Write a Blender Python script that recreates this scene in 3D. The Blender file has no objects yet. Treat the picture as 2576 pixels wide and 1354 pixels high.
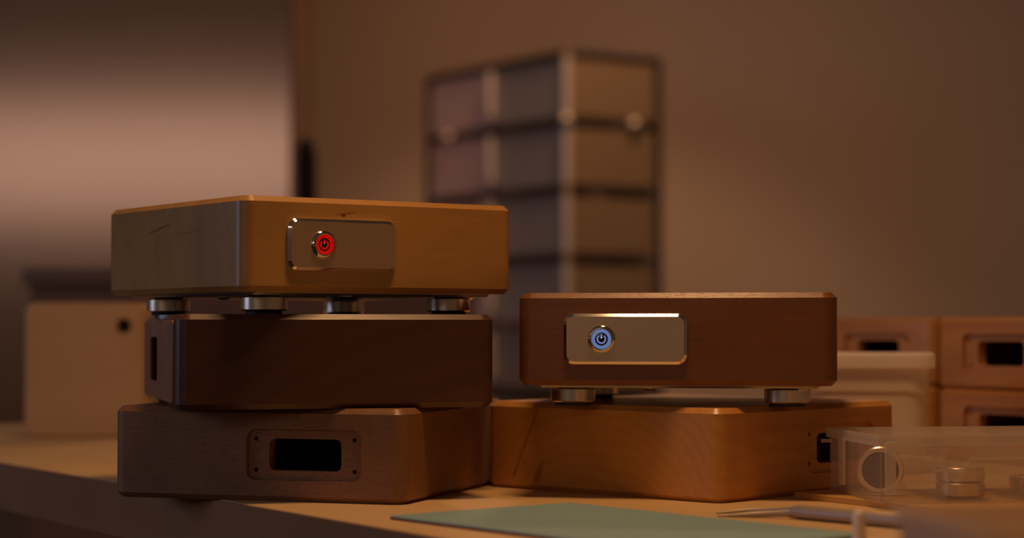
import bpy, bmesh, math, random
from mathutils import Vector, Matrix
random.seed(4)
R = math.radians
SC = bpy.context.scene
COL = SC.collection

# ------------------------------------------------------------------ camera
FPX = 5032.5
camd = bpy.data.cameras.new('camera')
camd.sensor_width = 36.0
camd.lens = FPX / 2576 * 36.0
camd.clip_start = 0.05
camd.dof.use_dof = True
camd.dof.focus_distance = 1.375
camd.dof.aperture_fstop = 4.0
cam = bpy.data.objects.new('camera', camd)
COL.objects.link(cam)
EYE = 0.1193
cam.location = (0, 0, EYE)
cam.rotation_euler = (R(90 + 1.669), 0, 0)
SC.camera = cam

# ------------------------------------------------------------------ world, lights, exposure
w = bpy.data.worlds.new('world'); SC.world = w
w.use_nodes = True
bg = w.node_tree.nodes['Background']
bg.inputs['Color'].default_value = (1.0, 0.58, 0.34, 1)
bg.inputs['Strength'].default_value = 0.05

def area(name, loc, target, sx, sy, power, color, shape='RECTANGLE', spread=180):
    l = bpy.data.lights.new(name, 'AREA')
    l.shape = shape; l.size = sx; l.size_y = sy
    l.energy = power; l.color = color; l.spread = R(spread)
    o = bpy.data.objects.new(name, l); COL.objects.link(o)
    o.location = loc
    o.rotation_euler = (Vector(target) - Vector(loc)).to_track_quat('-Z', 'Y').to_euler()
    return o

# added warm light on the left behind the camera, mirrored as the cabinet's band
area('added_band_light', (-2.1, -2.0, 1.05), (-2.1, 3.0, 1.05), 2.4, 0.6, 5.0, (1.0, 0.80, 0.68))
# dusk daylight from a window in the left side of the room
area('window_daylight', (-3.05, 1.25, 0.75), (-0.2, 1.45, 0.1), 1.2, 1.0, 9.2, (0.50, 0.60, 0.95))
# downlight in the ceiling close to the back wall
sp = bpy.data.lights.new('ceiling_downlight', 'SPOT')
sp.energy = 19; sp.color = (1.0, 0.66, 0.40); sp.spot_size = R(98); sp.spot_blend = 0.35; sp.shadow_soft_size = 0.06
spo = bpy.data.objects.new('ceiling_downlight', sp); COL.objects.link(spo)
spo.location = (0.15, 4.60, 1.62)
spo.rotation_euler = (0, 0, 0)

SC.view_settings.view_transform = 'Standard'
SC.view_settings.look = 'None'
SC.view_settings.exposure = 0.0
SC.view_settings.gamma = 1.0
SC.view_settings.use_curve_mapping = False

LAMP = Vector((0.06, 1.24, 1.04))       # pendant lamp over the bench (built further down)
LAMP_W = 6.0
LAMP_C = (1.0, 0.53, 0.22)
ROOM_W = 14.0

# ------------------------------------------------------------------ helpers
def tag(o, label=None, cat=None, group=None, kind=None):
    if label: o['label'] = label
    if cat: o['category'] = cat
    if group: o['group'] = group
    if kind: o['kind'] = kind
    return o

def empty(name, loc, rz=0):
    o = bpy.data.objects.new(name, None); COL.objects.link(o)
    o.empty_display_size = 0.02
    o.location = loc; o.rotation_euler = (0, 0, rz)
    return o

def mesh_obj(name, bm, mat, parent=None, loc=(0, 0, 0), rot=(0, 0, 0), sharp=28):
    bmesh.ops.recalc_face_normals(bm, faces=bm.faces)
    me = bpy.data.meshes.new(name)
    bm.to_mesh(me); bm.free()
    return link_mesh(name, me, mat, parent, loc, rot, sharp)

def link_mesh(name, me, mat, parent=None, loc=(0, 0, 0), rot=(0, 0, 0), sharp=28):
    if mat: 
        me.materials.clear(); me.materials.append(mat)
    if sharp:
        for p in me.polygons: p.use_smooth = True
        try: me.set_sharp_from_angle(angle=R(sharp))
        except Exception: pass
    o = bpy.data.objects.new(name, me); COL.objects.link(o)
    o.location = loc; o.rotation_euler = rot
    if parent: o.parent = parent
    return o

def rrect(w, h, r, n=6):
    """rounded rectangle outline, counter-clockwise"""
    pts = []
    r = max(r, 1e-5)
    for cx, cy, a0 in ((w/2-r, h/2-r, 0), (-w/2+r, h/2-r, 90), (-w/2+r, -h/2+r, 180), (w/2-r, -h/2+r, 270)):
        for i in range(n + 1):
            a = R(a0 + 90*i/n)
            pts.append((cx + r*math.cos(a), cy + r*math.sin(a)))
    return pts

def loft(bm, loops, cap0=True, cap1=True):
    """join closed loops (lists of 3D points with equal length)"""
    vs = [[bm.verts.new(p) for p in lp] for lp in loops]
    n = len(vs[0])
    for a, b in zip(vs[:-1], vs[1:]):
        for i in range(n):
            j = (i + 1) % n
            bm.faces.new((a[i], a[j], b[j], b[i]))
    if cap0: bm.faces.new(list(reversed(vs[0])))
    if cap1: bm.faces.new(vs[-1])
    return vs

def rprism(bm, w, h, r, z0, z1, c0=0, c1=0, n=6, M=None):
    """rounded-rectangle slab along z with chamfers c0 (bottom) and c1 (top)"""
    def lp(ins, z):
        P = [Vector((x, y, z)) for x, y in rrect(w - 2*ins, h - 2*ins, max(r - ins, 0.0002), n)]
        return [M @ p for p in P] if M else P
    L = []
    if c0: L += [lp(c0, z0), lp(0, z0 + c0)]
    else: L += [lp(0, z0)]
    if c1: L += [lp(0, z1 - c1), lp(c1, z1)]
    else: L += [lp(0, z1)]
    loft(bm, L)

def lathe(bm, prof, n=40, M=None):
    """profile of (r, z); closed at the axis where r == 0"""
    rings = []
    for r, z in prof:
        if r < 1e-7:
            p = Vector((0, 0, z)); rings.append([bm.verts.new(M @ p if M else p)])
        else:
            ring = []
            for i in range(n):
                a = 2*math.pi*i/n
                p = Vector((r*math.cos(a), r*math.sin(a), z))
                ring.append(bm.verts.new(M @ p if M else p))
            rings.append(ring)
    for a, b in zip(rings[:-1], rings[1:]):
        for i in range(n):
            j = (i + 1) % n
            if len(a) == 1 and len(b) == 1: continue
            if len(a) == 1: bm.faces.new((a[0], b[j], b[i]))
            elif len(b) == 1: bm.faces.new((a[i], a[j], b[0]))
            else: bm.faces.new((a[i], a[j], b[j], b[i]))

def box(bm, x0, x1, y0, y1, z0, z1, M=None):
    P = [Vector((x, y, z)) for z in (z0, z1) for x, y in ((x0, y0), (x1, y0), (x1, y1), (x0, y1))]
    if M: P = [M @ p for p in P]
    v = [bm.verts.new(p) for p in P]
    for f in ((3, 2, 1, 0), (4, 5, 6, 7), (0, 1, 5, 4), (1, 2, 6, 5), (2, 3, 7, 6), (3, 0, 4, 7)):
        bm.faces.new([v[i] for i in f])

def tube(bm, pts, rad, n=12):
    """swept round bar; rad number or list"""
    pts = [Vector(p) for p in pts]
    if not isinstance(rad, (list, tuple)): rad = [rad]*len(pts)
    loops = []
    for i, p in enumerate(pts):
        t = (pts[min(i+1, len(pts)-1)] - pts[max(i-1, 0)]).normalized()
        up = Vector((0, 0, 1)) if abs(t.z) < 0.9 else Vector((1, 0, 0))
        a = t.cross(up).normalized(); b = a.cross(t).normalized()
        loops.append([p + rad[i]*(math.cos(2*math.pi*k/n)*a + math.sin(2*math.pi*k/n)*b) for k in range(n)])
    loft(bm, loops)

def bm_obj_tmp(bm):
    bmesh.ops.recalc_face_normals(bm, faces=bm.faces)
    me = bpy.data.meshes.new('tmp'); bm.to_mesh(me); bm.free()
    o = bpy.data.objects.new('tmp', me); COL.objects.link(o)
    return o

def boolean_mesh(base_bm, cutters):
    b = bm_obj_tmp(base_bm)
    cs = []
    for c in cutters:
        co = bm_obj_tmp(c); cs.append(co)
        m = b.modifiers.new('b', 'BOOLEAN'); m.operation = 'DIFFERENCE'; m.solver = 'EXACT'; m.object = co
    bpy.context.view_layer.update()
    dg = bpy.context.evaluated_depsgraph_get()
    me = bpy.data.meshes.new_from_object(b.evaluated_get(dg))
    for o in [b] + cs:
        d = o.data; bpy.data.objects.remove(o); bpy.data.meshes.remove(d)
    return me

# ------------------------------------------------------------------ materials
def nt(name):
    m = bpy.data.materials.new(name); m.use_nodes = True
    t = m.node_tree
    return m, t, t.nodes['Principled BSDF']

def plain(name, col, rough=0.5, metal=0.0, spec=0.5, noise=0.0, nscale=40, bump=0.0, trans=0.0, aniso=0.0, coat=0.0, stretch=(1, 1, 1)):
    m, t, b = nt(name)
    b.inputs['Base Color'].default_value = (*col, 1)
    b.inputs['Roughness'].default_value = rough
    b.inputs['Metallic'].default_value = metal
    b.inputs['Specular IOR Level'].default_value = spec
    b.inputs['Transmission Weight'].default_value = trans
    b.inputs['Anisotropic'].default_value = aniso
    b.inputs['Coat Weight'].default_value = coat
    if noise or bump:
        tc = t.nodes.new('ShaderNodeTexCoord')
        mp = t.nodes.new('ShaderNodeMapping'); mp.inputs['Scale'].default_value = stretch
        n = t.nodes.new('ShaderNodeTexNoise'); n.inputs['Scale'].default_value = nscale; n.inputs['Detail'].default_value = 5
        t.links.new(tc.outputs['Object'], mp.inputs[0]); t.links.new(mp.outputs[0], n.inputs['Vector'])
        if noise:
            mx = t.nodes.new('ShaderNodeMix'); mx.data_type = 'RGBA'
            mx.inputs[6].default_value = (*[c*(1-noise) for c in col], 1)
            mx.inputs[7].default_value = (*[min(1, c*(1+noise)) for c in col], 1)
            t.links.new(n.outputs['Fac'], mx.inputs[0]); t.links.new(mx.outputs[2], b.inputs['Base Color'])
        if bump:
            bp = t.nodes.new('ShaderNodeBump'); bp.inputs['Strength'].default_value = bump; bp.inputs['Distance'].default_value = 0.001
            t.links.new(n.outputs['Fac'], bp.inputs['Height']); t.links.new(bp.outputs[0], b.inputs['Normal'])
    return m

def emis(name, col, strength, base=(0.02, 0.02, 0.02)):
    m, t, b = nt(name)
    b.inputs['Base Color'].default_value = (*base, 1)
    b.inputs['Emission Color'].default_value = (*col, 1)
    b.inputs['Emission Strength'].default_value = strength
    b.inputs['Roughness'].default_value = 0.35
    return m

def wood(name, light, dark, ring=90, fig=0.5, pore=0.35, rough=0.33, axis=(0.0, 0.03, -0.06), grain=1.0, marks=(), pore_len=55, seed=0.0, bump=0.25, spec=0.5, pthr=(0.60, 0.70), pfreq=900, coat=0.14):
    """timber: growth rings round a long x axis, soft figure, dark pores, optional stain marks ((loc),(rot),(scale),strength)"""
    m, t, b = nt(name)
    N = t.nodes.new; L = t.links.new
    tc = N('ShaderNodeTexCoord')
    def mapping(loc=(0, 0, 0), rot=(0, 0, 0), sc=(1, 1, 1), src=None, typ='POINT'):
        k = N('ShaderNodeMapping'); k.vector_type = typ
        k.inputs['Location'].default_value = loc; k.inputs['Rotation'].default_value = rot; k.inputs['Scale'].default_value = sc
        L(src or tc.outputs['Object'], k.inputs[0]); return k.outputs[0]
    def noise(vec, sc, det=4, dist=0.0):
        n = N('ShaderNodeTexNoise'); n.inputs['Scale'].default_value = sc; n.inputs['Detail'].default_value = det
        n.inputs['Distortion'].default_value = dist
        L(vec, n.inputs['Vector']); return n.outputs['Fac']
    def math_(op, a, c=None, clamp=False):
        k = N('ShaderNodeMath'); k.operation = op; k.use_clamp = clamp
        for i, v in enumerate((a, c)):
            if v is None: continue
            if isinstance(v, (int, float)): k.inputs[i].default_value = v
            else: L(v, k.inputs[i])
        return k.outputs[0]
    def ramp(v, a, c, lo=0.0, hi=1.0):
        k = N('ShaderNodeMapRange'); k.interpolation_type = 'SMOOTHSTEP'
        k.inputs[1].default_value = a; k.inputs[2].default_value = c; k.inputs[3].default_value = lo; k.inputs[4].default_value = hi
        L(v, k.inputs[0]); return k.outputs[0]
    def mix(f, a, c):
        k = N('ShaderNodeMix'); k.data_type = 'RGBA'
        if isinstance(f, (int, float)): k.inputs[0].default_value = f
        else: L(f, k.inputs[0])
        for i, v in ((6, a), (7, c)):
            if isinstance(v, tuple): k.inputs[i].default_value = (*v, 1)
            else: L(v, k.inputs[i])
        return k.outputs[2]
    # rings: distance from the pith in the y-z plane, disturbed along x
    v1 = mapping(loc=(seed, seed*0.7, 0), sc=(4, 9, 9))
    warp = noise(v1, 1.0, 3, 0.6)
    sx = N('ShaderNodeSeparateXYZ'); L(tc.outputs['Object'], sx.inputs[0])
    dy = math_('SUBTRACT', sx.outputs[1], axis[1]); dz = math_('SUBTRACT', sx.outputs[2], axis[2])
    xs = math_('MULTIPLY', math_('POWER', math_('ABSOLUTE', math_('SUBTRACT', sx.outputs[0], axis[0])), 2.0), 0.7)
    rad = math_('SQRT', math_('ADD', math_('MULTIPLY', dy, dy), math_('MULTIPLY', dz, dz)))
    rr = math_('ADD', math_('ADD', rad, xs), math_('MULTIPLY', warp, 0.045))
    wv = math_('SINE', math_('MULTIPLY', rr, ring*6.28))
    ringf = ramp(wv, -0.6, 1.0)
    big = noise(mapping(loc=(seed*1.3, 2, seed), sc=(5, 14, 14)), 1.0, 4, 0.3)
    fine = noise(mapping(loc=(seed, 1, 4), sc=(30, 420, 420)), 1.0, 4)
    f = math_('ADD', math_('MULTIPLY', ringf, 0.45*fig), math_('MULTIPLY', ramp(big, 0.3, 0.7), 0.55))
    f = math_('ADD', f, math_('MULTIPLY', math_('SUBTRACT', fine, 0.5), 0.7*grain), True)
    col = mix(f, light, dark)
    pr = noise(mapping(loc=(seed, 5, 1), sc=(pore_len, pfreq, pfreq)), 1.0, 2)
    pf = ramp(pr, pthr[0], pthr[1])
    col = mix(math_('MULTIPLY', pf, pore), col, tuple(c*0.30 for c in dark))
    for (ml, mr, ms, st) in marks:
        vv = mapping(ml, mr, ms, typ='TEXTURE')
        ln = N('ShaderNodeVectorMath'); ln.operation = 'LENGTH'; L(vv, ln.inputs[0])
        nz = noise(mapping(loc=(seed, 0, 0), sc=(70, 70, 70)), 1.0, 3)
        d = math_('ADD', ln.outputs['Value'], math_('MULTIPLY', math_('SUBTRACT', nz, 0.5), 1.3))
        col = mix(math_('MULTIPLY', ramp(d, 0.55, 1.15, 1.0, 0.0), st), col, (dark[0]*0.42, dark[1]*0.20, dark[2]*0.2))
    L(col, b.inputs['Base Color'])
    rg = ramp(big, 0.2, 0.8, rough - 0.05, rough + 0.08); L(rg, b.inputs['Roughness'])
    b.inputs['Specular IOR Level'].default_value = spec
    b.inputs['Coat Weight'].default_value = coat
    b.inputs['Coat Roughness'].default_value = 0.28
    h = math_('SUBTRACT', math_('MULTIPLY', fine, 0.5), math_('MULTIPLY', pf, 0.7))
    bp = N('ShaderNodeBump'); bp.inputs['Strength'].default_value = bump; bp.inputs['Distance'].default_value = 0.0004
    L(h, bp.inputs['Height']); L(bp.outputs[0], b.inputs['Normal'])
    return m

M = {}
M['cherry'] = wood('cherry_wood', (0.56, 0.295, 0.088), (0.32, 0.135, 0.034), ring=45, fig=0.22, pore=0.12, grain=0.5, axis=(0.05, 0.14, 0.0), seed=1.2, bump=0.12,
                   marks=(((-0.11, 0.02, 0.046), (R(-9), 0, 0), (0.01, 0.026, 0.0010), 0.6),
                          ((-0.11, -0.03, 0.042), (R(-5), 0, 0), (0.01, 0.024, 0.0007), 0.35),
                          ((-0.033, -0.11, 0.0525), (0, 0, 0), (0.0016, 0.01, 0.0010), 0.9),
                          ((-0.030, -0.11, 0.0540), (0, R(-8), 0), (0.008, 0.01, 0.0007), 0.5)))
M['cherry_b'] = wood('cherry_wood_curved_figure', (0.64, 0.31, 0.078), (0.46, 0.18, 0.040), ring=105, fig=0.42, pore=0.06, grain=0.3, axis=(-0.03, 0.008, -0.085), seed=7.7, bump=0.08,
                     marks=(((-0.11, 0.068, 0.036), (R(-64), 0, 0), (0.02, 0.040, 0.0016), 0.42),
                            ((-0.11, 0.055, 0.014), (R(-62), 0, 0), (0.02, 0.012, 0.0030), 0.5)))
M['walnut'] = wood('walnut_fine_pores', (0.25, 0.090, 0.032), (0.15, 0.048, 0.016), ring=55, fig=0.35, pore=0.35, grain=0.9, axis=(0.1, 0.12, 0.03), seed=3.1, bump=0.28, pore_len=220, pthr=(0.60, 0.70), pfreq=1500)
M['walnut_dark'] = wood('walnut_dark', (0.105, 0.039, 0.021), (0.07, 0.023, 0.012), ring=50, fig=0.7, pore=0.2, grain=0.5, axis=(0.25, -0.08, -0.02), seed=5.3, bump=0.15)
M['walnut_grey'] = wood('walnut_raw', (0.30, 0.142, 0.064), (0.19, 0.084, 0.038), ring=40, fig=0.4, pore=0.38, grain=0.9, axis=(0.3, 0.1, 0.02), seed=9.4, bump=0.4, pore_len=130, rough=0.42, pthr=(0.53, 0.66), pfreq=1500)
M['end_panel'] = wood('reddish_end_panel', (0.46, 0.19, 0.12), (0.36, 0.14, 0.085), ring=40, fig=0.3, pore=0.15, grain=0.4, seed=13.0, bump=0.1)
M['crate_wood'] = wood('crate_wood', (0.45, 0.21, 0.060), (0.32, 0.13, 0.035), ring=45, fig=0.6, pore=0.1, grain=0.5, seed=11.0, bump=0.1)
M['table'] = wood('table_top_maple', (0.68, 0.47, 0.24), (0.58, 0.385, 0.18), ring=14, fig=0.3, pore=0.05, grain=0.35, axis=(0, 0.4, -0.3), seed=2.0, rough=0.5, bump=0.05, spec=0.3, coat=0.0)
M['edge_shade_strip'] = wood('edge_shade_wood', (0.36, 0.185, 0.085), (0.28, 0.14, 0.06), ring=20, fig=0.3, pore=0.1, grain=0.3, seed=15.0, rough=0.6, bump=0.05, spec=0.2, coat=0.0)  # darker brown puts the bench edge's shade into an added strip
M['ply'] = wood('pale_plywood', (0.56, 0.36, 0.19), (0.48, 0.29, 0.14), ring=20, fig=0.4, pore=0.05, grain=0.3, seed=8.0, rough=0.55, bump=0.05)
M['board'] = wood('thin_board_wood', (0.62, 0.36, 0.10), (0.52, 0.28, 0.07), ring=20, fig=0.3, pore=0.05, grain=0.3, seed=6.0, rough=0.5, bump=0.05)
M['sideboard'] = wood('dark_stained_wood', (0.27, 0.13, 0.07), (0.19, 0.085, 0.045), ring=20, fig=0.4, pore=0.1, grain=0.4, seed=4.4, rough=0.5, bump=0.1)
M['alu'] = plain('satin_aluminium', (0.80, 0.58, 0.40), 0.33, 0.85, noise=0.03, nscale=60, stretch=(1, 1, 40), bump=0.02)
M['alu_edge'] = plain('polished_aluminium_edge', (0.88, 0.86, 0.83), 0.10, 1.0)
M['foot'] = plain('turned_aluminium', (0.90, 0.80, 0.66), 0.24, 1.0, noise=0.04, nscale=300, stretch=(1, 1, 20))
M['baseplate'] = plain('grey_base_plate', (0.55, 0.52, 0.48), 0.35, 0.85, noise=0.03)
M['chrome'] = plain('chrome', (0.75, 0.72, 0.66), 0.06, 1.0)
M['black'] = plain('black_rubber', (0.012, 0.011, 0.010), 0.7, noise=0.2)
M['cap'] = plain('dark_metal_cap', (0.10, 0.085, 0.075), 0.25, 0.9)
M['red_led'] = emis('red_led_ring', (1.0, 0.004, 0.0), 0.42, (0.15, 0.004, 0.002))
M['blue_led'] = emis('blue_led_ring', (0.135, 0.20, 0.46), 0.78, (0.03, 0.04, 0.10))
M['blue_led_core'] = emis('blue_led_core', (0.55, 0.62, 0.72), 0.95)
M['red_led_core'] = emis('red_led_core', (1.0, 0.16, 0.01), 0.75)
M['wall'] = plain('painted_wall', (0.60, 0.44, 0.34), 0.8, noise=0.05, nscale=3, bump=0.03)
M['floor'] = plain('dark_floor', (0.05, 0.042, 0.038), 0.6, noise=0.25, nscale=5)
M['ceiling'] = plain('painted_ceiling', (0.5, 0.45, 0.4), 0.9, noise=0.04, nscale=4)
M['mat_green'] = plain('sage_green_mat', (0.24, 0.39, 0.41), 0.75, noise=0.05, nscale=120, bump=0.1)
M['mat_under'] = plain('mat_core', (0.20, 0.09, 0.05), 0.8, noise=0.05)
M['steel'] = plain('tool_steel', (0.40, 0.33, 0.27), 0.5, 0.5, noise=0.06)
M['white_plastic'] = plain('white_plastic', (0.85, 0.74, 0.63), 0.45, noise=0.03)
M['panel_gloss'] = plain('pale_gloss_enamel', (0.49, 0.32, 0.25), 0.15, 0.92, noise=0.02, nscale=2)
M['tower_panel'] = plain('grey_enamel_panel', (0.48, 0.44, 0.40), 0.35, 0.0, noise=0.05, nscale=5)
M['tower_panel_reflect'] = plain('panel_painted_reflection', (0.90, 0.70, 0.64), 0.35, 0.0, noise=0.05, nscale=5)  # lighter pink colour stands in for the cabinet's reflection on these fronts
M['tower_side'] = plain('brown_enamel_panel', (0.33, 0.22, 0.13), 0.5, 0.0, noise=0.05, nscale=5)
M['tower_tube'] = plain('pale_tube', (0.85, 0.70, 0.56), 0.35, 0.3, noise=0.03)
M['tower_gap'] = plain('shadow_gap_strip', (0.05, 0.032, 0.026), 0.6, noise=0.1)
M['shade'] = plain('lamp_shade_enamel', (0.05, 0.05, 0.05), 0.4, noise=0.05)
M['shade_in'] = plain('lamp_shade_inside', (0.8, 0.78, 0.74), 0.5, noise=0.02)
M['bottle'] = plain('dark_bottle_glass', (0.02, 0.013, 0.010), 0.6, spec=0.2, noise=0.1)

def frosted(name, col, rough, tr, alpha):
    m, t, b = nt(name)
    b.inputs['Base Color'].default_value = (*col, 1)
    b.inputs['Roughness'].default_value = rough
    b.inputs['IOR'].default_value = 1.25
    tl = t.nodes.new('ShaderNodeBsdfTransparent'); mx = t.nodes.new('ShaderNodeMixShader')
    n = t.nodes.new('ShaderNodeTexNoise'); n.inputs['Scale'].default_value = 30
    mr = t.nodes.new('ShaderNodeMapRange'); mr.inputs[3].default_value = alpha - 0.03; mr.inputs[4].default_value = alpha + 0.03
    t.links.new(n.outputs['Fac'], mr.inputs[0]); t.links.new(mr.outputs[0], mx.inputs[0])
    ts = t.nodes.new('ShaderNodeBsdfTranslucent'); ts.inputs['Color'].default_value = (*col, 1)
    m2 = t.nodes.new('ShaderNodeMixShader'); m2.inputs[0].default_value = tr
    t.links.new(b.outputs[0], m2.inputs[1]); t.links.new(ts.outputs[0], m2.inputs[2])
    t.links.new(tl.outputs[0], mx.inputs[1]); t.links.new(m2.outputs[0], mx.inputs[2])
    t.links.new(mx.outputs[0], t.nodes['Material Output'].inputs['Surface'])
    return m
M['clear'] = frosted('clear_plastic', (0.95, 0.82, 0.70), 0.15, 0.4, 0.18)
M['clear_edge'] = frosted('clear_plastic_edge', (0.9, 0.84, 0.78), 0.2, 0.4, 0.42)
M['tray'] = frosted('tan_frosted_plastic', (0.92, 0.76, 0.58), 0.5, 0.5, 0.96)
M['tub'] = frosted('milky_plastic', (0.95, 0.88, 0.82), 0.45, 0.5, 0.96)

# ------------------------------------------------------------------ setting
FLOOR = -0.70
bm = bmesh.new(); box(bm, -5, 5, -3, 5.8, FLOOR - 0.05, FLOOR)
tag(mesh_obj('floor', bm, M['floor'], sharp=0), 'dark floor below the bench', kind='structure')
bm = bmesh.new(); box(bm, -5, 5, 5.6, 5.75, FLOOR, 1.75)
tag(mesh_obj('wall_back', bm, M['wall'], sharp=0), 'plain brown-lit back wall', kind='structure')
bm = bmesh.new(); box(bm, -5, 5, 0.6, 5.6, 1.75, 1.85)
tag(mesh_obj('ceiling', bm, M['ceiling'], sharp=0), 'pale ceiling above the bench', kind='structure')

# work bench: edge runs from the left far side to the right near side
E1 = Vector((0.545, -0.838, 0)).normalized(); E2 = Vector((0.838, 0.545, 0)).normalized()
A0 = Vector((-0.105, 1.24, 0)) - 1.3*E1
LEN, WID, TH = 2.3, 1.3, 0.041
bench = empty('work_bench', A0 + E1*LEN/2 + E2*WID/2, math.atan2(E1.y, E1.x))
tag(bench, 'large pale wooden work bench with a thick edge under all the cases', 'table')
bm = bmesh.new(); rprism(bm, LEN, WID, 0.004, -TH, 0, 0.0003, 0.0003, 3)
mesh_obj('table_top', bm, M['table'], bench)
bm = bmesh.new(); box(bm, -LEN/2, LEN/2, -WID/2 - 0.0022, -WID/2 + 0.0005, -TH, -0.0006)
tag(mesh_obj('edge_shade_strip', bm, M['edge_shade_strip'], bench, sharp=0), 'added dark brown strip for the shade on the bench edge')
for sx in (-1, 1):
    for sy in (-1, 1):
        bm = bmesh.new(); rprism(bm, 0.07, 0.07, 0.006, FLOOR, -TH, 0.002, 0, 3)
        mesh_obj('leg', bm, M['table'], bench, (sx*(LEN/2 - 0.12), sy*(WID/2 - 0.12), 0))

# ------------------------------------------------------------------ wooden cases
W, H, C, RC = 0.22, 0.0641, 0.0037, 0.010
def case_bm():
    bm = bmesh.new(); rprism(bm, W, W, RC, 0, H, C, C, 8); return bm
FRONT = Matrix.Translation((0, -W/2, 0)) @ Matrix.Rotation(R(90), 4, 'X')     # local x,y -> u,z ; +z -> out of the front face
LEFT = Matrix.Rotation(R(-90), 4, 'Z') @ FRONT

def slot_cutters(u, zc, face=FRONT, recess=True, sw=0.0536, sh=0.0218):
    cs = []
    T = face @ Matrix.Translation((u, zc, 0))
    if recess:
        b = bmesh.new(); rprism(b, 0.085, 0.035, 0.0068, -0.0035, 0.02, 0, 0, 5, T); cs.append(b)
        for sx in (-1, 1):
            for sz in (-1, 1):
                b = bmesh.new()
                lathe(b, [(0, -0.0095), (0.0016, -0.0095), (0.0016, 0.0), (0, 0.0)], 12, T @ Matrix.Translation((sx*0.0365, sz*0.0107, 0))); cs.append(b)
    b = bmesh.new(); rprism(b, sw, sh, 0.0042, -0.03, 0.02, 0, 0, 4, T); cs.append(b)
    return cs
def cavity():
    b = bmesh.new(); box(b, -0.097, 0.097, -0.097, 0.097, 0.009, 0.055); return b
me_recess_r = boolean_mesh(case_bm(), [cavity()] + slot_cutters(0.0362, H/2))       # upside-down cases: recess right of centre
me_recess_l = boolean_mesh(case_bm(), [cavity()] + slot_cutters(-0.0344, H/2))
me_rear = boolean_mesh(case_bm(), [cavity()] + slot_cutters(-0.026, 0.0324, LEFT, False, 0.050, 0.0315))

def case_thing(name, me, mat, loc, yaw, label, group=None):
    o = link_mesh(name, me.copy(), mat, None, loc, (0, 0, R(yaw)))
    return tag(o, label, 'wooden case', group)

BL = (-0.1427, 1.4815, 0); BR = (0.1354, 1.5095, 0)
case_thing('wooden_case', me_recess_r, M['walnut_grey'], BL, -18.05,
           'dark raw walnut case with a recessed slot at the bottom of the left stack')
case_thing('wooden_case', me_recess_r, M['cherry_b'], BR, 46.81,
           'orange cherry case with arched grain lying under the blue-lit unit')
case_thing('wooden_case', me_rear, M['walnut_dark'], (-0.147, 1.4638, H), 15.72,
           'very dark plain walnut case in the middle of the left stack')
midc = bpy.data.objects['wooden_case.002']
ep = bmesh.new(); rprism(ep, 0.196, H - 2*C - 0.001, 0.003, 0, 0.0012, 0, 0.0004, 3, LEFT @ Matrix.Translation((0, H/2, 0)))
sc_ = bmesh.new(); rprism(sc_, 0.050, 0.0315, 0.0042, -0.01, 0.01, 0, 0, 4, LEFT @ Matrix.Translation((-0.026, 0.0324, 0)))
o = link_mesh('end_panel', boolean_mesh(ep, [sc_]), M['end_panel'], midc); tag(o, 'paler reddish end panel with a slot')

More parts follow.
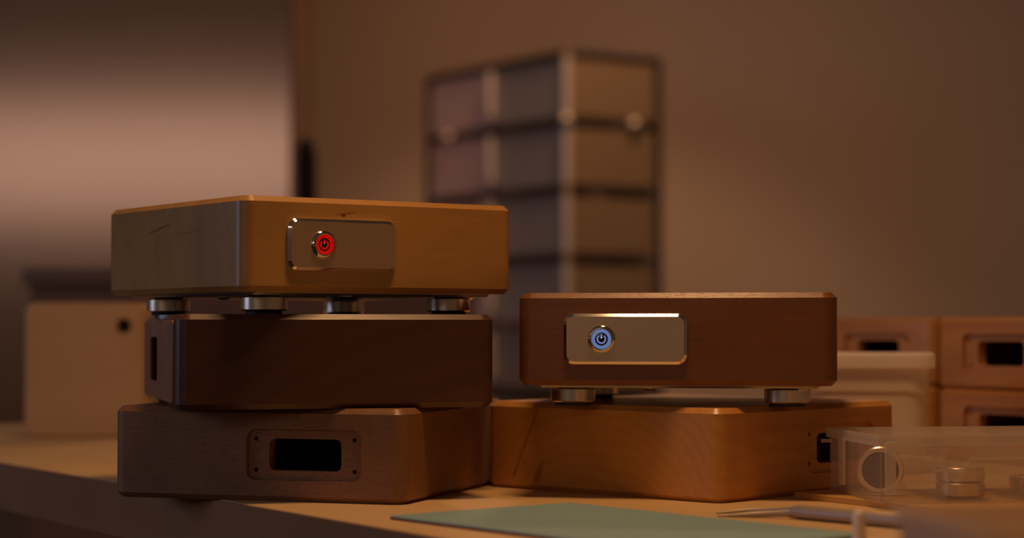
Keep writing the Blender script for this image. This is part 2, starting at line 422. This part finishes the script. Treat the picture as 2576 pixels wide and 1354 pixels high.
# finished units with feet, front plate and lit button
FOOT_H, PAD_H, WASH_H, PLATE_H = 0.0095, 0.0024, 0.0010, 0.0021
STAND = FOOT_H + PAD_H + WASH_H + PLATE_H
def make_unit(name, loc, yaw, wood_mat, led, core, label):
    t = empty(name, loc, R(yaw)); tag(t, label, 'audio unit')
    mesh_obj('case', case_bm(), wood_mat, t, (0, 0, STAND))
    bm = bmesh.new(); rprism(bm, W - 0.023, W - 0.023, 0.006, STAND - PLATE_H, STAND, 0.0015, 0, 4)
    bp = mesh_obj('base_plate', bm, M['baseplate'], t)
    for (x, y) in ((0.1-0.014, -0.084), (-0.068, 0.0), (0.0, 0.085), (-0.02, -0.09)):
        bm = bmesh.new(); lathe(bm, [(0.0052, STAND-PLATE_H+0.0002), (0.0052, STAND-PLATE_H-0.0006), (0.003, STAND-PLATE_H-0.0018), (0, STAND-PLATE_H-0.0021)], 20)
        mesh_obj('screw_head', bm, M['foot'], bp, (x, y, 0))
    for sx in (-1, 1):
        for sy in (-1, 1):
            z0 = PAD_H; z1 = PAD_H + FOOT_H
            bm = bmesh.new()
            lathe(bm, [(0, z0), (0.0150, z0), (0.0160, z0+0.0009), (0.0160, z1-0.0006), (0.0154, z1), (0, z1)], 48)
            f = mesh_obj('foot', bm, M['foot'], t, (sx*0.0755, sy*0.0755, 0))
            bm = bmesh.new(); lathe(bm, [(0, 0), (0.0125, 0), (0.0125, PAD_H), (0, PAD_H)], 32); mesh_obj('rubber_pad', bm, M['black'], f)
            bm = bmesh.new(); lathe(bm, [(0, z1), (0.0105, z1), (0.0105, z1+WASH_H), (0, z1+WASH_H)], 32); mesh_obj('washer', bm, M['black'], f)
    # front plate, chamfered all round
    up, zp = -0.0344, STAND + H/2
    bm = bmesh.new()
    T = FRONT @ Matrix.Translation((up, zp, 0))
    L3 = lambda ins, z: [T @ Vector((x, y, z)) for x, y in rrect(0.0853 - 2*ins, 0.035 - 2*ins, 0.0070 - ins, 8)]
    loft(bm, [L3(0, -0.0005), L3(0, 0.00205), L3(0.0020, 0.0038)])
    fp = mesh_obj('front_plate', bm, M['alu'], t)
    fp.data.materials.append(M['alu_edge'])
    for p in fp.data.polygons:
        n = p.normal
        if abs(n.y) < 0.95: p.material_index = 1
    # push button
    ub = -0.0506; P = 0.0038
    TB = FRONT @ Matrix.Translation((ub, zp, P))
    bm = bmesh.new()
    prof = [(0.0097, -0.001), (0.0097, 0.0004), (0.0094, 0.0010), (0.0088, 0.0017), (0.0081, 0.0022), (0.0075, 0.0024), (0.00705, 0.0022), (0.0069, 0.0014), (0.0069, -0.001)]
    lathe(bm, prof, 56, TB)
    btn = mesh_obj('power_button', bm, M['chrome'], t, sharp=50)
    tag(btn, 'chrome push button bezel')
    bm = bmesh.new(); lathe(bm, [(0.00665, -0.001), (0.00665, 0.0010), (0.00455, 0.0012), (0.00455, -0.001)], 48, TB)
    mesh_obj('light_ring', bm, led, btn)
    bm = bmesh.new(); lathe(bm, [(0, 0.0010), (0.0038, 0.0010), (0.00455, 0.0008), (0.00455, -0.001), (0, -0.001)], 40, TB)
    mesh_obj('button_cap', bm, M['cap'], btn)
    # power symbol: open ring and bar, raised hair-thin on the cap
    bm = bmesh.new()
    n = 30; r0, r1, za, zb = 0.0022, 0.0034, 0.0009, 0.00115
    rings = []
    for i in range(n + 1):
        a = R(90 + 38 + (360 - 76)*i/n)
        rings.append([TB @ Vector((r*math.cos(a), r*math.sin(a), z)) for r, z in ((r0, za), (r1, za), (r1, zb), (r0, zb))])
    loft(bm, rings)
    rprism(bm, 0.0012, 0.0030, 0.0005, za, zb, 0, 0, 4, TB @ Matrix.Translation((0, 0.0021, 0)))
    mesh_obj('power_symbol', bm, led, btn)
    bm = bmesh.new(); rprism(bm, 0.0009, 0.0010, 0.0004, zb, zb + 0.0001, 0, 0, 4, TB @ Matrix.Translation((0, 0.0010, 0)))
    mesh_obj('led_spot', bm, core, btn)
    return t
make_unit('audio_unit', (-0.1515, 1.4764, 2*H), 35.05, M['cherry'], M['red_led'], M['red_led_core'],
          'light cherry audio unit with a red-lit power button on top of the left stack')
make_unit('audio_unit', (0.1297, 1.4867, H), -9.04, M['walnut'], M['blue_led'], M['blue_led_core'],
          'red-brown walnut audio unit with a blue-lit power button')

# unfinished cases stacked behind on the right
for z, which in ((0, 'lower'), (H, 'upper')):
    case_thing('wooden_case', me_recess_l, M['crate_wood'], (0.536, 1.782, z), -57 + (0 if z else 1.0),
               '%s case of the blurred far right stack, cut off by the picture edge' % which, 'unfinished cases stacked at the back')
    case_thing('wooden_case', me_recess_r, M['crate_wood'], (0.418, 2.022, z), -54 + (0 if z else -1.0),
               '%s case of the blurred stack directly behind the white tub' % which, 'unfinished cases stacked at the back')

# ------------------------------------------------------------------ things on the bench
# thin board in front of the cherry case
b1 = Vector((0.53, -0.848, 0)).normalized(); b2 = Vector((0.848, 0.53, 0))
P0 = Vector((0.196, 1.400, 0)); BLn, BWd, BT = 0.26, 0.30, 0.0045
cb = P0 + b1*BLn/2 + b2*BWd/2
bm = bmesh.new(); rprism(bm, BLn, BWd, 0.002, 0, BT, 0.0004, 0.0006, 3)
tag(mesh_obj('thin_board', bm, M['board'], None, cb, (0, 0, math.atan2(b1.y, b1.x))), 'thin golden wooden board lying under the clear parts box', 'board')

# green mat: apex towards the cases
m1 = Vector((-0.115, -0.092, 0)).normalized(); m2 = Vector((0.092, -0.115, 0)).normalized()
MP = Vector((0.0385, 1.337, 0)); ML, MW, MT = 0.147, 0.26, 0.0026
mc = MP + m1*ML/2 + m2*MW/2
mat_t = empty('cutting_mat', mc, math.atan2(m1.y, m1.x)); tag(mat_t, 'sage green mat lying flat at the front edge of the bench', 'mat')
bm = bmesh.new(); rprism(bm, ML, MW, 0.002, 0, MT*0.6, 0.0003, 0, 3); mesh_obj('backing', bm, M['mat_under'], mat_t)
bm = bmesh.new(); rprism(bm, ML, MW, 0.002, MT*0.6, MT, 0, 0.0003, 3); mesh_obj('top_layer', bm, M['mat_green'], mat_t)

# two-pronged tweezers
tw = empty('tweezers', (0.19, 1.235, 0)); tag(tw, 'grey metal tweezers with two fine tips pointing left beside the green mat', 'tweezers')
inv = Vector((0.19, 1.235, 0))
def rel(pts): return [Vector(p) - inv for p in pts]
bm = bmesh.new(); tube(bm, rel([(0.130, 1.276, 0.0012), (0.150, 1.279, 0.0022), (0.172, 1.268, 0.0036), (0.185, 1.245, 0.005)]), [0.0006, 0.0018, 0.0022, 0.0026], 10)
mesh_obj('arm', bm, M['steel'], tw)
bm = bmesh.new(); tube(bm, rel([(0.129, 1.258, 0.0010), (0.152, 1.257, 0.0020), (0.172, 1.251, 0.0034), (0.185, 1.240, 0.005)]), [0.0006, 0.0018, 0.0022, 0.0026], 10)
mesh_obj('arm', bm, M['steel'], tw)
bm = bmesh.new(); tube(bm, rel([(0.172, 1.254, 0.0045), (0.178, 1.247, 0.0047), (0.215, 1.205, 0.0045), (0.262, 1.150, 0.0042)]), [0.0022, 0.0042, 0.0042, 0.0034], 14)
mesh_obj('handle', bm, M['steel'], tw)

# small white peg in the foreground
bm = bmesh.new(); lathe(bm, [(0, 0), (0.006, 0), (0.006, 0.003), (0.0036, 0.0035), (0.0036, 0.0165), (0.0030, 0.0185), (0.0015, 0.0195), (0, 0.0197)], 24)
tag(mesh_obj('plastic_peg', bm, M['white_plastic'], None, (0.1885, 1.09, 0)), 'small white plastic peg standing in front of the tweezers', 'peg')

# clear parts organiser
ORG_Y = 8.0
OW, OD, OH, OT = 0.215, 0.111, 0.0435, 0.0016
near = Vector((0.2394, 1.302, BT))
ou = Vector((math.cos(R(ORG_Y)), math.sin(R(ORG_Y)), 0)); ov = Vector((-math.sin(R(ORG_Y)), math.cos(R(ORG_Y)), 0))
org = empty('parts_organiser', near + ou*OW/2 + ov*OD/2, R(ORG_Y)); tag(org, 'clear plastic parts box holding round metal feet at the right edge', 'plastic box')
def orgpart(name, boxes, mat='clear', bev=0):
    bm = bmesh.new()
    for b in boxes: box(bm, *b)
    return mesh_obj(name, bm, M[mat], org, sharp=0)
x0, x1, y0, y1 = -OW/2, OW/2, -OD/2, OD/2
orgpart('bottom', [(x0, x1, y0, y1, 0, OT)])
wf = orgpart('front_wall', [(x0, x1, y0, y0 + OT, OT, OH - 0.004)])
orgpart('back_wall', [(x0, x1, y1 - OT, y1, OT, OH - 0.004)])
orgpart('side_wall', [(x0, x0 + OT, y0 + OT, y1 - OT, OT, OH - 0.004)])
orgpart('side_wall', [(x1 - OT, x1, y0 + OT, y1 - OT, OT, OH - 0.004)])
for xd in (0.045 - OW/2, 0.10 - OW/2, 0.16 - OW/2):
    orgpart('divider', [(xd, xd + 0.0014, y0 + OT, y1 - OT, OT, OH - 0.008)])
lid = orgpart('lid', [(x0 - 0.001, x1 + 0.001, y0 - 0.001, y1 + 0.001, OH - 0.0022, OH)])
bm = bmesh.new()
for b in ((x0 - 0.0022, x1 + 0.0022, y0 - 0.0022, y0 - 0.0004, OH - 0.006, OH + 0.0008), (x0 - 0.0022, x1 + 0.0022, y1 + 0.0004, y1 + 0.0022, OH - 0.006, OH + 0.0008),
          (x0 - 0.0022, x0 - 0.0004, y0, y1, OH - 0.006, OH + 0.0008), (x1 + 0.0004, x1 + 0.0022, y0, y1, OH - 0.006, OH + 0.0008)):
    box(bm, *b)
r = mesh_obj('lid_rim', bm, M['clear_edge'], lid, sharp=0)
# raised step on the front wall (zig-zag rib)
bm = bmesh.new()
zig = [(x0 + 0.010, 0.0310), (x0 + 0.034, 0.0300), (x0 + 0.037, 0.0215), (x0 + 0.056, 0.0205), (x0 + 0.060, 0.0290), (x1 - 0.01, 0.0290)]
tube(bm, [(x, y0 - 0.0006, z) for x, z in zig], 0.0008, 8)
mesh_obj('rib', bm, M['clear_edge'], wf)
for (xx, yy, wd, M2) in ((x0 + 0.005, y0 - 0.0035, 0.0072, 'f'), (x0 - 0.0035, y0 + 0.075, 0.012, 's')):
    bm = bmesh.new()
    if M2 == 'f': rprism(bm, wd, 0.034, 0.0022, 0, 0.0018, 0.0004, 0.0004, 4, Matrix.Translation((xx, yy, 0.0235)) @ Matrix.Rotation(R(90), 4, 'X'))
    else: rprism(bm, wd, 0.033, 0.0022, 0, 0.0018, 0.0004, 0.0004, 4, Matrix.Translation((xx, yy, 0.0235)) @ Matrix.Rotation(R(90), 4, 'Z') @ Matrix.Rotation(R(90), 4, 'X'))
    mesh_obj('latch', bm, M['clear_edge'], org)
bm = bmesh.new(); box(bm, x0 - 0.0075, x0, y1 - 0.006, y1 - 0.003, 0.034, 0.0365)
mesh_obj('hinge_pin', bm, M['clear_edge'], org, sharp=0)

# loose feet inside the organiser
def loose_foot(u, v, z, rot, label):
    p = near + ou*u + ov*v
    t = empty('metal_foot', (p.x, p.y, z)); t.rotation_euler = rot; tag(t, label, 'metal foot', 'spare feet in the clear box')
    bm = bmesh.new()
    lathe(bm, [(0, 0.0006), (0.0118, 0.0006), (0.0124, 0.0), (0.0150, 0), (0.0160, 0.0010), (0.0160, 0.0088), (0.0152, 0.0095), (0, 0.0095)], 48); mesh_obj('foot_body', bm, M['foot'], t)
    bm = bmesh.new(); lathe(bm, [(0, -0.0006), (0.0118, -0.0006), (0.0118, 0.0008), (0, 0.0008)], 36); mesh_obj('rubber_pad', bm, M['black'], t)
    return t
zb = BT + OT
loose_foot(0.0190, 0.058, zb + 0.0161, (R(-90), 0, R(-12)), 'metal foot standing on edge with its dark face towards the viewer in the clear box')
loose_foot(0.0480 + 0.017, 0.030, zb + 0.0006, (0, 0, 0), 'metal foot lying flat beside the upright one in the clear box')
loose_foot(0.0480 + 0.017, 0.030, zb + 0.0106, (0, 0, 0.4), 'metal foot stacked on the flat one in the clear box')
loose_foot(0.100 + 0.026, 0.034, zb + 0.0006, (0, 0, 0), 'metal foot lying flat in the third compartment of the clear box')
loose_foot(0.100 + 0.034, 0.075, zb + 0.0006, (0, 0, 0), 'metal foot lying at the back of the third compartment of the clear box')

# milky tub with stepped rim
tub = empty('plastic_tub', (0.297, 1.672, 0), R(-10)); tag(tub, 'milky white plastic tub with a stepped rim in front of the back stacks', 'tub')
bm = bmesh.new()
def tl(s, z, r=0.016): return [Vector((x, y, z)) for x, y in rrect(s, s, r, 6)]
loft(bm, [tl(0.086, 0), tl(0.090, 0.002), tl(0.093, 0.066), tl(0.097, 0.068), tl(0.0985, 0.086), tl(0.0955, 0.086), tl(0.094, 0.070), tl(0.087, 0.004)], True, True)
mesh_obj('body', bm, M['tub'], tub)
bm = bmesh.new(); loft(bm, [tl(0.0985, 0.0862), tl(0.107, 0.0862), tl(0.108, 0.088), tl(0.108, 0.0962), tl(0.106, 0.098), tl(0.0, 0.0985, 0.0)], True, True)
mesh_obj('lid', bm, M['tub'], tub)

# frosted tray very close to the camera at the right edge
tray = empty('parts_tray', (0.2265, 0.80, 0), R(12)); tag(tray, 'out-of-focus tan tray in the bottom right corner close to the viewer', 'tray')
bm = bmesh.new()
def tr(wx, wy, z, r): return [Vector((x, y, z)) for x, y in rrect(wx, wy, r, 6)]
loft(bm, [tr(0.120, 0.085, 0, 0.012), tr(0.126, 0.090, 0.041, 0.014), tr(0.130, 0.094, 0.043, 0.014), tr(0.130, 0.094, 0.0455, 0.014), tr(0.124, 0.088, 0.0455, 0.013), tr(0.122, 0.086, 0.042, 0.013), tr(0.115, 0.080, 0.004, 0.012)], True, True)
mesh_obj('body', bm, M['tray'], tray)
bm = bmesh.new(); rprism(bm, 0.009, 0.018, 0.002, 0, 0.002, 0.0003, 0.0003, 4, Matrix.Translation((0.021, -0.0448, 0.030)) @ Matrix.Rotation(R(90), 4, 'X'))
mesh_obj('label_tab', bm, plain('dark_label', (0.05, 0.03, 0.045), 0.5, noise=0.1), tray)

# plywood box at the back left of the bench
ply = empty('plywood_box', (-0.4615, 2.19, 0), R(0)); tag(ply, 'pale plywood box with rounded corners and one dark hole at the back left', 'box')
pb = bmesh.new(); rprism(pb, 0.129, 0.146, 0.012, -0.06, 0.0, 0.002, 0.003, 6, Matrix.Translation((0, -0.03, 0.073)) @ Matrix.Rotation(R(90), 4, 'X'))
cut = bmesh.new(); lathe(cut, [(0, -0.03), (0.0062, -0.03), (0.0062, 0.01), (0, 0.01)], 24, Matrix.Translation((0.0425, -0.03, 0.121)) @ Matrix.Rotation(R(90), 4, 'X'))
link_mesh('body', boolean_mesh(pb, [cut]), M['ply'], ply)
bm = bmesh.new(); lathe(bm, [(0.0062, 0.0005), (0.0078, 0.0005), (0.0078, 0), (0.0058, -0.006), (0.0058, -0.012), (0.0062, -0.012)], 24, Matrix.Translation((0.0425, -0.0302, 0.121)) @ Matrix.Rotation(R(90), 4, 'X'))
mesh_obj('grommet', bm, M['black'], ply)

# ------------------------------------------------------------------ background furniture
# dark sideboard
sbx0, sbx1, sby0, sby1, sbz = -0.835, -0.06, 3.40, 3.85, 0.2215
sb = empty('sideboard', ((sbx0+sbx1)/2, (sby0+sby1)/2, FLOOR)); tag(sb, 'dark brown wooden sideboard behind the left stack', 'sideboard')
hw, hd = (sbx1-sbx0)/2, (sby1-sby0)/2; ZT = sbz - FLOOR
bm = bmesh.new(); rprism(bm, 2*hw, 2*hd, 0.004, ZT-0.03, ZT, 0.002, 0.002, 3); mesh_obj('top', bm, M['sideboard'], sb)
bm = bmesh.new(); box(bm, -hw+0.01, hw-0.01, -hd+0.025, hd-0.01, 0.06, ZT-0.03); mesh_obj('body', bm, M['sideboard'], sb, sharp=0)
for k in range(2):
    xa = -hw + 0.014 + k*(hw - 0.012); 
    bm = bmesh.new(); box(bm, xa, xa + hw - 0.018, -hd+0.008, -hd+0.025, 0.07, ZT-0.045)
    d = mesh_obj('door', bm, M['sideboard'], sb, sharp=0)
    bm = bmesh.new(); lathe(bm, [(0, 0.02), (0.008, 0.02), (0.01, 0.016), (0.004, 0.008), (0.004, 0), (0, 0)], 16, Matrix.Translation((xa + (hw-0.018)*(0.9 if k == 0 else 0.1), -hd+0.008, 0.6)) @ Matrix.Rotation(R(90), 4, 'X'))
    mesh_obj('knob', bm, M['sideboard'], d)
for sx in (-1, 1):
    for sy in (-1, 1):
        bm = bmesh.new(); rprism(bm, 0.04, 0.04, 0.004, 0, 0.06, 0.002, 0, 3); mesh_obj('leg', bm, M['sideboard'], sb, (sx*(hw-0.05), sy*(hd-0.05), 0))

# dark bottle on the sideboard
bm = bmesh.new(); lathe(bm, [(0, 0), (0.017, 0), (0.0195, 0.003), (0.0195, 0.19), (0.0190, 0.215), (0.0165, 0.235), (0.011, 0.246), (0.0, 0.25)], 28)
tag(mesh_obj('bottle', bm, M['bottle'], None, (-0.381, 3.70, sbz)), 'slim dark round-topped bottle against the edge of the lit cabinet', 'bottle')

# tall pale glossy cabinet on the left
tc = empty('tall_cabinet', (-1.06, 4.85, FLOOR)); tag(tc, 'tall pinkish glossy cabinet catching a band of light at the left', 'cabinet')
bm = bmesh.new(); rprism(bm, 1.11, 0.44, 0.01, 0, 2.2, 0.004, 0.004, 4); mesh_obj('body', bm, M['panel_gloss'], tc)
bm = bmesh.new(); rprism(bm, 1.10, 2.14, 0.006, 0, 0.02, 0, 0.003, 4, Matrix.Translation((0, -0.22, 1.12)) @ Matrix.Rotation(R(90), 4, 'X'))
mesh_obj('door', bm, M['panel_gloss'], tc)

# shelving tower with tube frame
PT = Vector((0.124, 4.5, 0)); PL = Vector((-0.21, 5.0, 0)); dl = (PL - PT).normalized(); LL = 0.60
dr = Vector((-dl.y, dl.x, 0)); dr = -dr if dr.x < 0 else dr; LR = 0.262
tw = empty('storage_tower', (PT.x, PT.y, FLOOR)); tag(tw, 'blurred tall storage tower with pale tube frame behind the units', 'storage tower')
MH = 0.155; TOPZ = 0.741 - FLOOR; NM = 9
corners = [Vector((0, 0, 0)), dl*LL, dl*LL + dr*LR, dr*LR]
for i, c in enumerate(corners):
    bm = bmesh.new(); tube(bm, [c + Vector((0, 0, 0.0)), c + Vector((0, 0, TOPZ))], 0.0115 if i == 0 else 0.008, 14); mesh_obj('post', bm, M['tower_tube' if i == 0 else 'tower_gap'], tw)
zs = [TOPZ - k*MH for k in range(NM + 1)]
for k, z in enumerate(zs):
    for a, b in ((0, 1), (1, 2), (2, 3), (3, 0)):
        bm = bmesh.new(); tube(bm, [corners[a] + Vector((0, 0, z)), corners[b] + Vector((0, 0, z))], 0.008, 8); mesh_obj('rail', bm, M['tower_gap'], tw)
    bm = bmesh.new(); lathe(bm, [(0, -0.012), (0.0125, -0.012), (0.0125, 0.012), (0, 0.012)], 14); mesh_obj('collar', bm, M['tower_tube' if k == 1 else 'tower_side'], tw, (0, 0, z))
for c in (dl*0.490 - dr*0.010, -dl*0.008 - dr*0.008, dr*0.183 - dl*0.010):
    bm = bmesh.new(); bmesh.ops.create_uvsphere(bm, u_segments=14, v_segments=10, radius=0.0135)
    mesh_obj('ball_joint', bm, M['tower_tube'], tw, c + Vector((0, 0, zs[1])))
def panel(c0, d, length, nrm, z0, z1, mat, name, parent=tw, off=0.0, th=0.006):
    bm = bmesh.new()
    T = Matrix(((d.x, 0, nrm.x, c0.x + nrm.x*off), (d.y, 0, nrm.y, c0.y + nrm.y*off), (0, 1, 0, 0), (0, 0, 0, 1)))
    rprism(bm, length, z1 - z0, 0.004, -th, 0, 0, 0.0015, 3, T @ Matrix.Translation((length/2, (z0+z1)/2, 0)))
    return mesh_obj(name, bm, mat, parent)
nl = Vector((-dr.x, -dr.y, 0)); nr = Vector((-dl.x, -dl.y, 0))
for k in range(NM):
    z1 = zs[k] - 0.012; z0 = zs[k+1] + 0.012
    for h in (0, 1):
        p = panel(dl*(0.014 + h*(LL/2 - 0.006)), dl, LL/2 - 0.020, nl, z0, z1, M['tower_panel_reflect' if h else 'tower_panel'], 'drawer_front')
    cmid = dl*(LL/2) + nl*0.010
    bm = bmesh.new(); tube(bm, [cmid + Vector((0, 0, z0 + 0.022)), cmid + Vector((0, 0, z1 - 0.004))], 0.0105, 12); mesh_obj('handle', bm, M['tower_tube'], p)
    panel(dr*0.014, dr, LR - 0.028, nr, z0, z1, M['tower_side'], 'side_panel')
    panel(dl*LL + dr*0.014, dr, LR - 0.028, -nr, z0, z1, M['tower_side'], 'side_panel', off=0.006)
    panel(dr*LR + dl*0.014, dl, LL - 0.028, -nl, z0, z1, M['tower_side'], 'back_panel', off=0.006)
bm = bmesh.new()
v = [bm.verts.new(c + Vector((0, 0, TOPZ + dz))) for dz in (-0.004, 0.002) for c in corners]
for f in ((3, 2, 1, 0), (4, 5, 6, 7), (0, 1, 5, 4), (1, 2, 6, 5), (2, 3, 7, 6), (3, 0, 4, 7)): bm.faces.new([v[i] for i in f])
mesh_obj('top_panel', bm, M['tower_side'], tw, sharp=0)

# ------------------------------------------------------------------ pendant lamp over the bench (above the picture)
pl = empty('pendant_lamp', LAMP); tag(pl, 'dark pendant lamp hanging over the bench above the picture', 'lamp')
bm = bmesh.new()
lathe(bm, [(0.115, 0.0), (0.108, 0.03), (0.085, 0.075), (0.045, 0.11), (0.02, 0.12), (0.02, 0.118), (0.043, 0.107), (0.082, 0.073), (0.105, 0.03), (0.112, 0.0), (0.115, 0.0)], 48)
mesh_obj('lamp_shade', bm, M['shade'], pl)
bm = bmesh.new(); tube(bm, [(0, 0, 0.118), (0, 0, 1.75 - LAMP.z)], 0.003, 8); mesh_obj('cord', bm, M['black'], pl)
bm = bmesh.new(); lathe(bm, [(0.02, 0.119), (0.02, 0.085), (0.014, 0.08), (0, 0.08)], 20); mesh_obj('socket', bm, M['black'], pl)
la = area('lamp_light', LAMP + Vector((0, 0, 0.012)), LAMP - Vector((0, 0, 1)), 0.225, 0.225, LAMP_W, LAMP_C, 'DISK')

# added fill light that brightens the background wall and tower (above the picture)
cl = empty('added_room_fill', (0.35, 3.9, 1.75)); tag(cl, 'added round fill light on the ceiling behind, above the picture', 'lamp')
bm = bmesh.new(); lathe(bm, [(0, 0), (0.20, 0), (0.20, -0.03), (0.185, -0.035), (0.185, -0.02), (0, -0.02)], 40); mesh_obj('fill_housing', bm, M['white_plastic'], cl)
area('added_room_fill_light', (0.35, 3.9, 1.713), (0.35, 3.9, 0), 0.34, 0.34, ROOM_W, (1.0, 0.56, 0.31), 'DISK')
